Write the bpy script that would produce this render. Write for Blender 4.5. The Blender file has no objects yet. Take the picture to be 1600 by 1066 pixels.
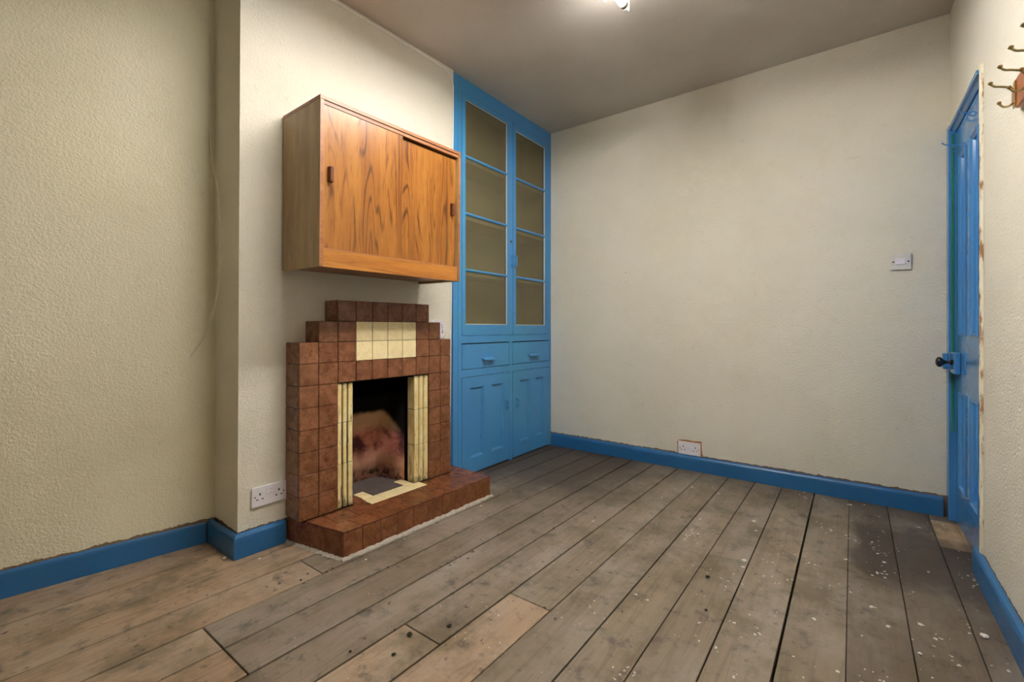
import bpy, bmesh, math, random
from mathutils import Vector, Matrix
random.seed(7)
sc = bpy.context.scene
C = sc.collection
PI = math.pi

# ---------------------------------------------------------------- camera, world, exposure
CAM_H = 0.97
YAW = math.atan2(1332 - 800, 707.0)          # the floorboards vanish at x = 1332 of 1600
cam = bpy.data.cameras.new('camera')
cam.sensor_width = 36.0
cam.lens = 36.0 * 707.0 / 1600.0
cam.shift_y = -(533 - 512) / 1600.0
cam.clip_start = 0.02
cam_o = bpy.data.objects.new('camera', cam)
cam_o.location = (0, 0, CAM_H)
cam_o.rotation_euler = (PI / 2, 0, YAW)
C.objects.link(cam_o)
sc.camera = cam_o

w = bpy.data.worlds.new('world'); sc.world = w; w.use_nodes = True
w.node_tree.nodes['Background'].inputs[0].default_value = (0.5, 0.52, 0.55, 1)
w.node_tree.nodes['Background'].inputs[1].default_value = 0.3

TUBE_STRENGTH = 34.0
sc.view_settings.view_transform = 'Standard'
sc.view_settings.look = 'None'
sc.view_settings.gamma = 1.0
sc.view_settings.use_curve_mapping = False
sc.view_settings.exposure = 1.78
sc.cycles.max_bounces = 7
sc.cycles.diffuse_bounces = 5
sc.cycles.glossy_bounces = 3
sc.cycles.transparent_max_bounces = 6
sc.cycles.caustics_reflective = False
sc.cycles.caustics_refractive = False

CEIL = 2.58
BACK_Y = 3.20
NEAR_Y = -1.60
RIGHT_X = 0.40
PHI = -0.033                                   # the chimney breast stands a little out of square
P0 = Vector((-2.058, 1.0, 0))                  # origin of the chimney breast's own frame

# ---------------------------------------------------------------- material helpers
def srgb(r, g, b):
    f = lambda c: c / 12.92 if c <= 0.04045 else ((c + 0.055) / 1.055) ** 2.4
    return (f(r / 255), f(g / 255), f(b / 255), 1)

class NT:
    def __init__(s, name):
        s.m = bpy.data.materials.new(name); s.m.use_nodes = True
        s.t = s.m.node_tree; s.n = s.t.nodes; s.n.clear()
        s.out = s.n.new('ShaderNodeOutputMaterial')
        s.b = s.n.new('ShaderNodeBsdfPrincipled')
        s.l(s.b.outputs[0], s.out.inputs[0])
    def l(s, a, b): s.t.links.new(a, b)
    def v(s, sock, val):
        if hasattr(val, 'default_value') or hasattr(val, 'links'): s.l(val, sock)
        else: sock.default_value = val
    def pos(s):
        return s.n.new('ShaderNodeNewGeometry').outputs['Position']
    def obj(s):
        return s.n.new('ShaderNodeTexCoord').outputs['Object']
    def info(s, k):
        return s.n.new('ShaderNodeObjectInfo').outputs[k]
    def vm(s, op, a, b):
        n = s.n.new('ShaderNodeVectorMath'); n.operation = op
        s.v(n.inputs[0], a); s.v(n.inputs[1], b); return n.outputs[0]
    def math(s, op, a, b=0.0, clamp=False):
        n = s.n.new('ShaderNodeMath'); n.operation = op; n.use_clamp = clamp
        s.v(n.inputs[0], a); s.v(n.inputs[1], b); return n.outputs[0]
    def sep(s, a):
        n = s.n.new('ShaderNodeSeparateXYZ'); s.v(n.inputs[0], a); return n.outputs
    def comb(s, x, y, z):
        n = s.n.new('ShaderNodeCombineXYZ')
        for i, q in enumerate((x, y, z)): s.v(n.inputs[i], q)
        return n.outputs[0]
    def noise(s, vec, scale, detail=4, rough=0.5, dist=0.0):
        n = s.n.new('ShaderNodeTexNoise'); s.v(n.inputs['Vector'], vec)
        n.inputs['Scale'].default_value = scale; n.inputs['Detail'].default_value = detail
        n.inputs['Roughness'].default_value = rough; n.inputs['Distortion'].default_value = dist
        return n.outputs['Fac']
    def vor(s, vec, scale, feat='F1'):
        n = s.n.new('ShaderNodeTexVoronoi'); n.feature = feat; s.v(n.inputs['Vector'], vec)
        n.inputs['Scale'].default_value = scale; return n.outputs
    def ramp(s, fac, stops, interp='LINEAR'):
        n = s.n.new('ShaderNodeValToRGB'); s.v(n.inputs[0], fac); e = n.color_ramp.elements
        n.color_ramp.interpolation = interp
        while len(e) < len(stops): e.new(0.5)
        for k, (p, c) in zip(e, stops):
            k.position = p; k.color = c if len(c) == 4 else (*c, 1)
        return n.outputs[0]
    def step(s, fac, a, b):                     # smooth 0..1 between a and b
        n = s.n.new('ShaderNodeMapRange'); n.interpolation_type = 'SMOOTHSTEP'
        s.v(n.inputs[0], fac); n.inputs[1].default_value = a; n.inputs[2].default_value = b
        return n.outputs[0]
    def mix(s, fac, a, b, mode='MIX'):
        n = s.n.new('ShaderNodeMix'); n.data_type = 'RGBA'; n.blend_type = mode
        s.v(n.inputs[0], fac); s.v(n.inputs[6], a); s.v(n.inputs[7], b); return n.outputs[2]
    def bump(s, h, strength=0.3, dist=0.002, prev=None):
        n = s.n.new('ShaderNodeBump'); n.inputs['Strength'].default_value = strength
        n.inputs['Distance'].default_value = dist; s.v(n.inputs['Height'], h)
        if prev is not None: s.l(prev, n.inputs['Normal'])
        return n.outputs[0]
    def done(s, col, rough=0.5, normal=None, spec=0.5, metal=0.0):
        s.v(s.b.inputs['Base Color'], col); s.v(s.b.inputs['Roughness'], rough)
        s.b.inputs['Specular IOR Level'].default_value = spec
        s.b.inputs['Metallic'].default_value = metal
        if normal is not None: s.l(normal, s.b.inputs['Normal'])
        return s.m

M = {}
def plain(name, col, rough=0.5, spec=0.5, metal=0.0, var=0.12, scale=40):
    t = NT(name); p = t.pos()
    n = t.noise(p, scale, 3)
    d = tuple(c * (1 - var) for c in col[:3]) + (1,); u = tuple(min(1, c * (1 + var)) for c in col[:3]) + (1,)
    M[name] = t.done(t.mix(n, d, u), rough, None, spec, metal)
    return M[name]

def wall_paint(name, base, alt, bump_s=0.5, dirt_line=True, grime=0.25):
    t = NT(name); p = t.pos()
    n1 = t.noise(p, 1.6, 5, 0.65); n2 = t.noise(p, 34, 3, 0.6)
    c = t.mix(t.step(n1, 0.35, 0.7), base, alt)
    c = t.mix(t.math('MULTIPLY', t.step(n2, 0.60, 0.75), grime), c, srgb(190, 182, 156))
    if dirt_line:
        v = t.vor(p, 3.1)                                   # a few small scuffs and pin holes
        sc_ = t.math('LESS_THAN', v[0], t.math('MULTIPLY', n2, 0.030))
        c = t.mix(t.math('MULTIPLY', sc_, 0.7), c, srgb(140, 104, 78))
        z = t.sep(p)[2]
        lim = t.math('ADD', 0.094, t.math('MULTIPLY', n2, 0.024))
        c = t.mix(t.math('MULTIPLY', t.math('LESS_THAN', z, lim), 0.9), c, srgb(104, 74, 46))
    h = t.noise(p, 105, 2, 0.6)
    b = t.bump(h, bump_s, 0.004)
    M[name] = t.done(c, 0.62, b, 0.3)

wall_paint('wall_cream', srgb(222, 217, 203), srgb(217, 211, 194), 0.9)
wall_paint('wall_lemon', srgb(224, 218, 193), srgb(219, 212, 182), 0.9)
wall_paint('ceiling_paint', srgb(198, 190, 181), srgb(188, 179, 169), 0.12, False, 0.15)

def blue_paint(name, col, alt, rough=0.22, green=0.0):
    t = NT(name); p = t.pos()
    n1 = t.noise(p, 2.2, 3, 0.5); n2 = t.noise(p, 20, 3, 0.6)
    c = t.mix(n1, col, alt)
    if green > 0:
        c = t.mix(t.math('MULTIPLY', t.step(t.noise(p, 1.6, 1), 0.45, 0.75), green), c, srgb(62, 146, 170))
    r = t.math('ADD', rough, t.math('MULTIPLY', n2, 0.12))
    M[name] = t.done(c, r, t.bump(n1, 0.1, 0.004), 0.5)
blue_paint('blue_gloss', srgb(64, 128, 184), srgb(70, 137, 192), 0.24, 0.4)
blue_paint('blue_skirting', srgb(34, 92, 142), srgb(40, 100, 150), 0.28)
blue_paint('blue_door', srgb(60, 122, 180), srgb(68, 132, 188), 0.10, 0.0)
plain('green_paint', srgb(44, 124, 92), 0.3)

def board_mat():
    t = NT('floor_board_wood'); p = t.pos(); rnd = t.info('Random'); tint = t.info('Color')
    off = t.comb(t.math('MULTIPLY', rnd, 17.0), t.math('MULTIPLY', rnd, 31.0), 0.0)
    q = t.vm('ADD', p, off)
    qs = t.vm('MULTIPLY', q, (46.0, 2.0, 20.0))
    grain = t.noise(qs, 1.0, 6, 0.62, 0.25)
    rings = t.noise(t.vm('MULTIPLY', q, (9.0, 0.55, 4.0)), 1.0, 3, 0.5, 0.4)
    ringl = t.math('PINGPONG', t.math('MULTIPLY', rings, 16.0), 1.0)
    c = t.mix(t.math('MULTIPLY', t.step(grain, 0.3, 0.75), 0.42), tint, t.mix(0.55, tint, srgb(64, 52, 42)))
    c = t.mix(t.math('MULTIPLY', t.step(ringl, 0.72, 1.0), 0.30), c, srgb(78, 60, 44))
    # grey, ochre and dark blotches
    b1 = t.noise(t.vm('MULTIPLY', q, (3.2, 1.3, 1.0)), 1.0, 5, 0.62)
    c = t.mix(t.math('MULTIPLY', t.step(b1, 0.42, 0.66), 0.65), c, t.mix(0.55, tint, srgb(158, 150, 142)))
    b2 = t.noise(t.vm('MULTIPLY', p, (2.4, 2.0, 1.0)), 1.7, 6, 0.68)
    c = t.mix(t.math('MULTIPLY', t.step(b2, 0.44, 0.66), 0.68), c, srgb(86, 74, 52))
    b3 = t.noise(p, 11.0, 5, 0.7)
    c = t.mix(t.math('MULTIPLY', t.step(b3, 0.53, 0.70), 0.62), c, srgb(58, 52, 50))
    b4 = t.noise(p, 23.0, 4, 0.7)
    c = t.mix(t.math('MULTIPLY', t.step(b4, 0.58, 0.72), 0.55), c, srgb(52, 46, 44))
    # old varnish border and spills: dark by the cupboard, the back wall and the door
    s = t.sep(p)
    wob = t.math('MULTIPLY', t.math('SUBTRACT', t.noise(p, 3.2, 5, 0.6), 0.5), 0.75)
    yb = t.math('ADD', s[1], wob)
    d1 = t.math('MULTIPLY', t.step(yb, 2.0, 2.5), t.step(t.math('ADD', s[0], wob), -0.85, -1.35))
    d2 = t.math('MULTIPLY', t.step(yb, 2.72, 3.15), 0.45)
    d3 = t.math('MULTIPLY', t.math('MULTIPLY', t.step(t.math('ADD', s[0], t.math('MULTIPLY', wob, 0.25)), -0.02, 0.03),
                t.math('MULTIPLY', t.step(yb, 2.16, 2.32), t.step(yb, 3.0, 2.75))), 0.95)
    dk = t.math('MAXIMUM', t.math('MAXIMUM', t.math('MULTIPLY', d1, 1.0), d2), d3)
    c = t.mix(t.math('MULTIPLY', dk, 0.80), c, srgb(52, 42, 37))
    # paint drips, denser toward the door side
    dens = t.step(s[0], -1.7, 0.3)
    wp = t.vm('ADD', p, t.vm('MULTIPLY', t.comb(t.noise(p, 60, 2), t.noise(t.vm('ADD', p, (5, 5, 5)), 60, 2), 0), (0.02, 0.03, 0)))
    v1 = t.vor(t.vm('MULTIPLY', wp, (1, 1, 0)), 13.0)
    m1 = t.math('LESS_THAN', v1[0], t.math('MULTIPLY', t.math('SUBTRACT', t.noise(t.vm('MULTIPLY', p, (1, 1, 0)), 4.0, 3), 0.40), t.math('ADD', t.math('MULTIPLY', dens, 0.52), 0.16)))
    v2 = t.vor(t.vm('MULTIPLY', wp, (1, 1, 0)), 42.0)
    m2 = t.math('LESS_THAN', v2[0], t.math('MULTIPLY', t.math('SUBTRACT', t.noise(t.vm('MULTIPLY', p, (1, 1, 0)), 6.0, 3), 0.45), t.math('ADD', t.math('MULTIPLY', dens, 0.9), 0.25)))
    mm = t.math('MULTIPLY', t.math('MAXIMUM', m1, m2), 0.8)
    c = t.mix(mm, c, srgb(205, 202, 196))
    # nail heads / dark specks
    v3 = t.vor(t.vm('MULTIPLY', wp, (1, 1, 0)), 19.0)
    m3 = t.math('LESS_THAN', v3[0], t.math('MULTIPLY', t.math('SUBTRACT', t.noise(p, 5, 2), 0.36), 0.42))
    c = t.mix(t.math('MULTIPLY', m3, 0.8), c, srgb(34, 29, 26))
    h = t.math('ADD', t.math('MULTIPLY', grain, 0.7), t.math('MULTIPLY', b3, 0.5))
    M['board'] = t.done(c, t.math('ADD', 0.42, t.math('MULTIPLY', b1, 0.3)), t.bump(h, 0.35, 0.003), 0.35)
board_mat()
plain('under_floor', srgb(24, 19, 15), 0.9, 0.1)

def teak(name, light, mid, dark, axis, sx=3.2, lines=13.0, rough=0.28, amount=0.85):
    t = NT(name); q = t.obj(); rnd = t.info('Random')
    q = t.vm('ADD', q, t.comb(t.math('MULTIPLY', rnd, 3.0), t.math('MULTIPLY', rnd, 7.0), t.math('MULTIPLY', rnd, 5.0)))
    mul = {'z': (1.0, 1.0, 0.10), 'y': (1.0, 0.10, 1.0)}[axis]
    a = t.vm('MULTIPLY', q, mul)
    big = t.noise(a, sx, 2, 0.4, 0.3)
    rg = t.math('PINGPONG', t.math('MULTIPLY', big, lines), 1.0)
    fine = t.noise(a, 110, 4, 0.7)
    med = t.noise(a, 18, 3, 0.6)
    c = t.mix(t.step(med, 0.3, 0.72), light, mid)
    ln = t.math('MULTIPLY', t.step(rg, 0.62, 1.0), t.step(med, 0.36, 0.62))
    c = t.mix(t.math('MULTIPLY', ln, amount), c, dark)
    c = t.mix(t.math('MULTIPLY', t.step(fine, 0.48, 0.8), 0.6), c, dark)
    M[name] = t.done(c, rough, None, 0.5)
teak('teak_door', srgb(156, 102, 42), srgb(132, 80, 29), srgb(66, 33, 14), 'z', 6.5, 38)
teak('teak_rail', srgb(178, 120, 52), srgb(154, 94, 36), srgb(92, 50, 20), 'y', 6.0, 16)
teak('teak_side', srgb(176, 148, 98), srgb(154, 124, 78), srgb(112, 84, 50), 'z', 10.0, 5, 0.4, 0.4)
teak('teak_edge', srgb(158, 104, 64), srgb(142, 90, 54), srgb(104, 60, 36), 'y', 6.0, 6, 0.4, 0.4)
plain('handle_brown', srgb(92, 44, 26), 0.35)
plain('dark_gap', srgb(20, 14, 10), 0.8, 0.1)

def tile_mat(name, a, b, cdark, vein, rough=0.16):
    t = NT(name); p = t.pos(); rnd = t.info('Random')
    q = t.vm('ADD', p, t.comb(t.math('MULTIPLY', rnd, 13), t.math('MULTIPLY', rnd, 29), t.math('MULTIPLY', rnd, 7)))
    n1 = t.noise(q, 16, 5, 0.62, 0.8); n2 = t.noise(q, 42, 4, 0.6, 0.5)
    c = t.mix(t.step(n1, 0.34, 0.66), a, b)
    c = t.mix(t.math('MULTIPLY', t.step(n2, 0.52, 0.72), 0.6), c, cdark)
    vn = t.math('ABSOLUTE', t.math('SUBTRACT', t.noise(q, 20, 3, 0.5, 1.5), 0.5))
    c = t.mix(t.math('MULTIPLY', t.math('LESS_THAN', vn, 0.012), 0.5), c, vein)
    c = t.mix(t.math('MULTIPLY', rnd, 0.25), c, cdark)
    M[name] = t.done(c, t.math('ADD', rough, t.math('MULTIPLY', n2, 0.15)), None, 0.5)
tile_mat('brown_tile', srgb(144, 96, 64), srgb(114, 72, 44), srgb(80, 44, 26), srgb(92, 38, 20))
tile_mat('hearth_tile', srgb(134, 82, 50), srgb(108, 64, 38), srgb(82, 46, 26), srgb(94, 40, 20), 0.16)
tile_mat('cream_tile', srgb(244, 230, 186), srgb(238, 220, 170), srgb(228, 206, 150), srgb(206, 172, 112))
def fluted():
    t = NT('fluted_tile'); p = t.pos()
    z = t.sep(p)[2]
    n = t.noise(t.vm('MULTIPLY', p, (60, 60, 9)), 1.0, 5, 0.7)
    c = t.mix(t.step(t.noise(p, 18, 3), 0.3, 0.7), srgb(240, 222, 168), srgb(226, 202, 140))
    c = t.mix(t.math('MULTIPLY', t.step(n, 0.54, 0.70), 0.8), c, srgb(70, 52, 30))
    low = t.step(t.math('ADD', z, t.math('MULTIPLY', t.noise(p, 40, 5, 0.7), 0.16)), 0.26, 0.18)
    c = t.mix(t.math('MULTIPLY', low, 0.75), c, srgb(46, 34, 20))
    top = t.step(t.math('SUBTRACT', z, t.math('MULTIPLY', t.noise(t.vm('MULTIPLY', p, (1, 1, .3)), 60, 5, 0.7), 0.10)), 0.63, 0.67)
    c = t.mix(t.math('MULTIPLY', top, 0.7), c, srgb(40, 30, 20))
    M['fluted_tile'] = t.done(c, 0.28, None, 0.5)
fluted()
def fireback():
    t = NT('fireclay'); q = t.obj(); s = t.sep(q)
    n = t.noise(q, 7, 5, 0.65); n2 = t.noise(q, 26, 5, 0.65)
    c = t.mix(t.step(n, 0.35, 0.65), srgb(222, 176, 152), srgb(204, 148, 124))
    red = t.math('MULTIPLY', t.step(s[2], 0.20, 0.30), t.step(s[2], 0.44, 0.36))
    c = t.mix(t.math('MULTIPLY', red, 0.6), c, srgb(160, 66, 62))
    up = t.step(t.math('ADD', s[2], t.math('MULTIPLY', n, 0.08)), 0.40, 0.47)
    c = t.mix(t.math('MULTIPLY', up, 0.85), c, srgb(186, 152, 112))
    sootz = t.step(t.math('ADD', t.math('ADD', s[2], t.math('MULTIPLY', t.math('ADD', s[0], 0.15), 0.95)), t.math('MULTIPLY', n, 0.10)), 0.56, 0.62)
    blot = t.math('MULTIPLY', t.math('MULTIPLY', t.step(n, 0.42, 0.62), red), 0.85)
    c = t.mix(blot, c, srgb(46, 24, 36))
    base = t.math('MULTIPLY', t.step(s[2], 0.20, 0.135), t.step(n2, 0.45, 0.6))
    c = t.mix(t.math('MULTIPLY', base, 0.85), c, srgb(40, 30, 26))
    c = t.mix(t.math('MULTIPLY', t.step(n2, 0.62, 0.75), 0.4), c, srgb(216, 190, 172))
    c = t.mix(sootz, c, srgb(13, 11, 10))
    M['fireclay'] = t.done(c, 0.85, t.bump(n2, 0.4, 0.004), 0.1)
fireback()
plain('soot', srgb(13, 11, 10), 0.95, 0.05)
plain('slate', srgb(84, 74, 72), 0.6, 0.3, 0, 0.35, 25)
plain('grout', srgb(52, 34, 24), 0.8, 0.2, 0, 0.4, 60)
plain('mortar', srgb(168, 160, 148), 0.95, 0.1, 0, 0.35, 70)
plain('white_plastic', srgb(232, 228, 234), 0.3)
plain('aged_plastic', srgb(214, 210, 204), 0.4)
plain('black_hole', srgb(16, 14, 20), 0.6)
plain('cable_white', srgb(238, 234, 226), 0.45)
plain('cable_grey', srgb(220, 214, 196), 0.5)
plain('red_tape', srgb(170, 40, 30), 0.5)
plain('brass', srgb(178, 160, 112), 0.3, 0.5, 0.85)
plain('screw_metal', srgb(120, 108, 90), 0.35, 0.5, 0.9)
plain('varnished_wood', srgb(150, 82, 44), 0.3, 0.5, 0, 0.3, 30)
plain('black_knob', srgb(30, 22, 18), 0.22)
plain('white_metal', srgb(236, 236, 232), 0.35)
plain('cupboard_inside', srgb(172, 160, 128), 0.7, 0.2, 0, 0.08, 6)
plain('cupboard_dark', srgb(70, 62, 46), 0.8, 0.1)
plain('plaster_white', srgb(214, 208, 198), 0.9, 0.1)
plain('leaf_litter', srgb(44, 46, 30), 0.8, 0.1)
plain('raw_plaster', srgb(168, 122, 78), 0.95, 0.1, 0, 0.4, 50)
def flaky():
    t = NT('flaking_edge'); p = t.pos()
    n = t.noise(t.vm('MULTIPLY', p, (1, 1, 0.35)), 14, 6, 0.75)
    c = t.mix(t.step(n, 0.50, 0.60), srgb(232, 226, 200), srgb(150, 106, 60))
    M['flaking_edge'] = t.done(c, 0.7, t.bump(n, 0.8, 0.006), 0.2)
flaky()
def glass():
    t = NT('dusty_glass'); p = t.pos(); n = t.t.nodes
    t.n.remove(t.b)
    tr = n.new('ShaderNodeBsdfTransparent'); tr.inputs[0].default_value = (0.86, 0.86, 0.78, 1)
    di = n.new('ShaderNodeBsdfDiffuse'); di.inputs[0].default_value = srgb(150, 140, 112)
    gl = n.new('ShaderNodeBsdfGlossy'); gl.inputs['Roughness'].default_value = 0.12
    m1 = n.new('ShaderNodeMixShader'); m1.inputs[0].default_value = 0.22
    m2 = n.new('ShaderNodeMixShader'); m2.inputs[0].default_value = 0.05
    t.l(tr.outputs[0], m1.inputs[1]); t.l(di.outputs[0], m1.inputs[2])
    t.l(m1.outputs[0], m2.inputs[1]); t.l(gl.outputs[0], m2.inputs[2])
    t.l(m2.outputs[0], t.out.inputs[0])
    M['dusty_glass'] = t.m
glass()
def tube_mat():
    t = NT('lit_tube'); t.done((0.9, 0.9, 0.9, 1), 0.4)
    t.b.inputs['Emission Color'].default_value = (1.0, 0.97, 0.925, 1)
    t.b.inputs['Emission Strength'].default_value = TUBE_STRENGTH
    M['lit_tube'] = t.m
tube_mat()

# ---------------------------------------------------------------- mesh helpers
def link(o, parent=None):
    C.objects.link(o)
    if parent is not None: o.parent = parent
    return o
def mesh_of(name, bm, mat, smooth=False, bevel=0.0, seg=2):
    if bevel > 0:
        bmesh.ops.bevel(bm, geom=bm.edges[:], offset=bevel, segments=seg, affect='EDGES', profile=0.5)
    bmesh.ops.recalc_face_normals(bm, faces=bm.faces[:])
    me = bpy.data.meshes.new(name); bm.to_mesh(me); bm.free()
    me.materials.append(M[mat])
    if smooth:
        for p in me.polygons: p.use_smooth = True
    return me
def obj(name, bm, mat, parent=None, smooth=False, bevel=0.0, seg=2, loc=None):
    o = bpy.data.objects.new(name, mesh_of(name, bm, mat, smooth, bevel, seg))
    if loc: o.location = loc
    return link(o, parent)
def tag(o, label, cat=None, group=None, kind=None):
    o['label'] = label
    if cat: o['category'] = cat
    if group: o['group'] = group
    if kind: o['kind'] = kind
    return o
def thing(name, label, cat, loc=(0, 0, 0), rot=(0, 0, 0), group=None, kind=None):
    o = bpy.data.objects.new(name, None); o.location = loc; o.rotation_euler = rot
    o.empty_display_size = 0.05
    link(o); return tag(o, label, cat, group, kind)
def prism(bm, poly, a0, a1, axis='z'):
    """extrude a 2-D polygon: axis z -> (x,y), axis y -> (x,z), axis x -> (y,z)"""
    def P(u, v, w): return {'z': (u, v, w), 'y': (u, w, v), 'x': (w, u, v)}[axis]
    A = [bm.verts.new(P(u, v, a0)) for u, v in poly]; B = [bm.verts.new(P(u, v, a1)) for u, v in poly]
    n = len(poly)
    bm.faces.new(A); bm.faces.new(B[::-1])
    for i in range(n): bm.faces.new((A[i], B[i], B[(i + 1) % n], A[(i + 1) % n]))
    return bm
def box(x0, x1, y0, y1, z0, z1, bm=None):
    bm = bm or bmesh.new()
    return prism(bm, [(x0, y0), (x1, y0), (x1, y1), (x0, y1)], z0, z1)
def tube(pts, r, bm=None, n=8, cap=True, radii=None):
    bm = bm or bmesh.new(); pts = [Vector(p) for p in pts]; rings = []
    t = (pts[1] - pts[0]).normalized()
    up = Vector((0, 0, 1)) if abs(t.z) < 0.9 else Vector((1, 0, 0))
    u = t.cross(up).normalized()
    for i, p in enumerate(pts):
        a = pts[max(i - 1, 0)]; b = pts[min(i + 1, len(pts) - 1)]
        t = (b - a).normalized(); u = (u - t * u.dot(t)).normalized(); v = t.cross(u)
        rr = radii[i] if radii else r
        rings.append([bm.verts.new(p + (u * math.cos(2 * PI * k / n) + v * math.sin(2 * PI * k / n)) * rr) for k in range(n)])
    for A, B in zip(rings, rings[1:]):
        for k in range(n): bm.faces.new((A[k], A[(k + 1) % n], B[(k + 1) % n], B[k]))
    if cap: bm.faces.new(rings[0][::-1]); bm.faces.new(rings[-1])
    return bm
def smooth_path(pts, sub=6):
    P = [Vector(p) for p in pts]; P = [P[0]] + P + [P[-1]]; out = []
    for i in range(1, len(P) - 2):
        for k in range(sub):
            t = k / sub; a, b, c, d = P[i - 1], P[i], P[i + 1], P[i + 2]
            out.append(0.5 * ((2 * b) + (c - a) * t + (2 * a - 5 * b + 4 * c - d) * t * t + (3 * b - a - 3 * c + d) * t ** 3))
    out.append(P[-2]); return out
def shear_n(bm, k, z0):                       # the chimney breast leans a little into the room
    for v in bm.verts: v.co.x += k * (v.co.z - z0)

# ---------------------------------------------------------------- floor
EDGE = [(0.465, 0.0), (0.303, 0.004), (0.143, 0.003), (-0.015, 0.0), (-0.178, 0.0), (-0.342, 0.0), (-0.502, 0.007), (-0.658, 0.008),
        (-0.833, 0.018), (-1.008, 0.022), (-1.172, 0.021), (-1.340, 0.024), (-1.506, 0.029), (-1.668, 0.032),
        (-1.838, 0.034), (-2.005, 0.036), (-2.175, 0.045), (-2.345, 0.05), (-2.52, 0.05), (-2.70, 0.05)]
def ex(i, y): return EDGE[i][0] + EDGE[i][1] * (y - 1.0)
floor = obj('floor', box(-3.0, 0.6, -1.75, 3.3, -0.08, -0.035), 'under_floor')
tag(floor, 'worn bare timber floor of long paint-splashed planks', 'floor', kind='structure')
GAP = {4: 0.0075, 5: 0.0045, 6: 0.003, 7: 0.005, 3: 0.0018, 2: 0.003, 1: 0.003, 8: 0.0035}
TAN, GREY, DARK, PALE = srgb(157, 131, 105), srgb(130, 116, 100), srgb(102, 90, 78), srgb(162, 136, 109)
MID = srgb(127, 114, 96)
# each course: (start y, end y, tint) pieces between board joints, which fall on the joists
COURSE = {0: [(NEAR_Y, 2.745, DARK), (2.75, 3.1, srgb(196, 166, 128)), (3.1, 3.3, DARK)], 1: [(NEAR_Y, 3.2, DARK)], 2: [(NEAR_Y, 3.2, DARK)], 3: [(NEAR_Y, 3.2, MID)], 4: [(NEAR_Y, 3.2, MID)],
          5: [(NEAR_Y, 3.2, MID)], 6: [(NEAR_Y, 3.2, MID)], 7: [(NEAR_Y, 3.2, MID)], 8: [(NEAR_Y, 1.315, PALE), (1.319, 3.2, MID)],
          9: [(NEAR_Y, 0.972, PALE), (0.976, 3.2, GREY)], 10: [(NEAR_Y, 3.2, GREY)], 11: [(NEAR_Y, 0.566, TAN), (0.571, 3.2, GREY)],
          12: [(NEAR_Y, 0.566, PALE), (0.571, 3.2, GREY)], 13: [(NEAR_Y, 0.975, TAN), (0.979, 3.2, GREY)], 14: [(NEAR_Y, 1.9, TAN), (1.9, 3.2, DARK)],
          15: [(NEAR_Y, 1.9, TAN), (1.9, 3.2, DARK)], 16: [(NEAR_Y, 1.5, TAN)], 17: [(NEAR_Y, 1.0, TAN)], 18: [(NEAR_Y, 1.0, TAN)]}
for i, pieces in COURSE.items():
    for (a, b, col) in pieces:
        bm = bmesh.new(); gr = GAP.get(i, 0.0034 if i < 9 else 0.0072); gl = GAP.get(i + 1, 0.0034 if i < 8 else 0.0072)
        cx, cy = (ex(i, (a + b) / 2) + ex(i + 1, (a + b) / 2)) / 2, (a + b) / 2
        poly = [(ex(i + 1, a) + gl / 2 - cx, a - cy), (ex(i, a) - gr / 2 - cx, a - cy), (ex(i, b) - gr / 2 - cx, b - cy), (ex(i + 1, b) + gl / 2 - cx, b - cy)]
        prism(bm, poly, -0.03, 0.0)
        o = obj('floor_board', bm, 'board', floor, bevel=0.0012, seg=1, loc=(cx, cy, random.uniform(-0.0012, 0)))
        k = random.uniform(0.92, 1.06); o.color = (col[0] * k, col[1] * k, col[2] * k, 1)

# ---------------------------------------------------------------- walls and ceiling
o = obj('ceiling', box(-3.0, 0.6, -1.75, 3.3, CEIL, CEIL + 0.08), 'ceiling_paint'); tag(o, 'flat off-white painted ceiling', 'ceiling', kind='structure')
o = obj('wall_back', box(-2.5, 0.52, BACK_Y, BACK_Y + 0.1, 0, CEIL), 'wall_cream'); tag(o, 'cream textured wall opposite with light switch and low socket', 'wall', kind='structure')
o = obj('wall_near', box(-2.9, 0.52, NEAR_Y - 0.1, NEAR_Y, 0, CEIL), 'wall_cream'); tag(o, 'cream textured wall behind the viewer', 'wall', kind='structure')
ALC = Vector((-2.345, 0.80)); ALS = 0.165
def alx(y): return ALC.x + ALS * (y - ALC.y)
bm = prism(bmesh.new(), [(alx(NEAR_Y), NEAR_Y), (ALC.x + 0.03, ALC.y + 0.1), (ALC.x - 0.12, ALC.y + 0.1), (alx(NEAR_Y) - 0.12, NEAR_Y)], 0, CEIL)
o = obj('wall_left', bm, 'wall_lemon'); tag(o, 'cream textured wall of the recess beside the chimney breast', 'wall', kind='structure')
# right wall with the doorway
DY0, DZ = 2.50, 1.985
bm = box(RIGHT_X, RIGHT_X + 0.12, NEAR_Y, DY0, 0, CEIL); box(RIGHT_X, RIGHT_X + 0.12, DY0, BACK_Y, DZ - 0.01, CEIL, bm)
o = obj('wall_right', bm, 'wall_cream'); tag(o, 'cream textured wall holding the blue door', 'wall', kind='structure')
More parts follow.
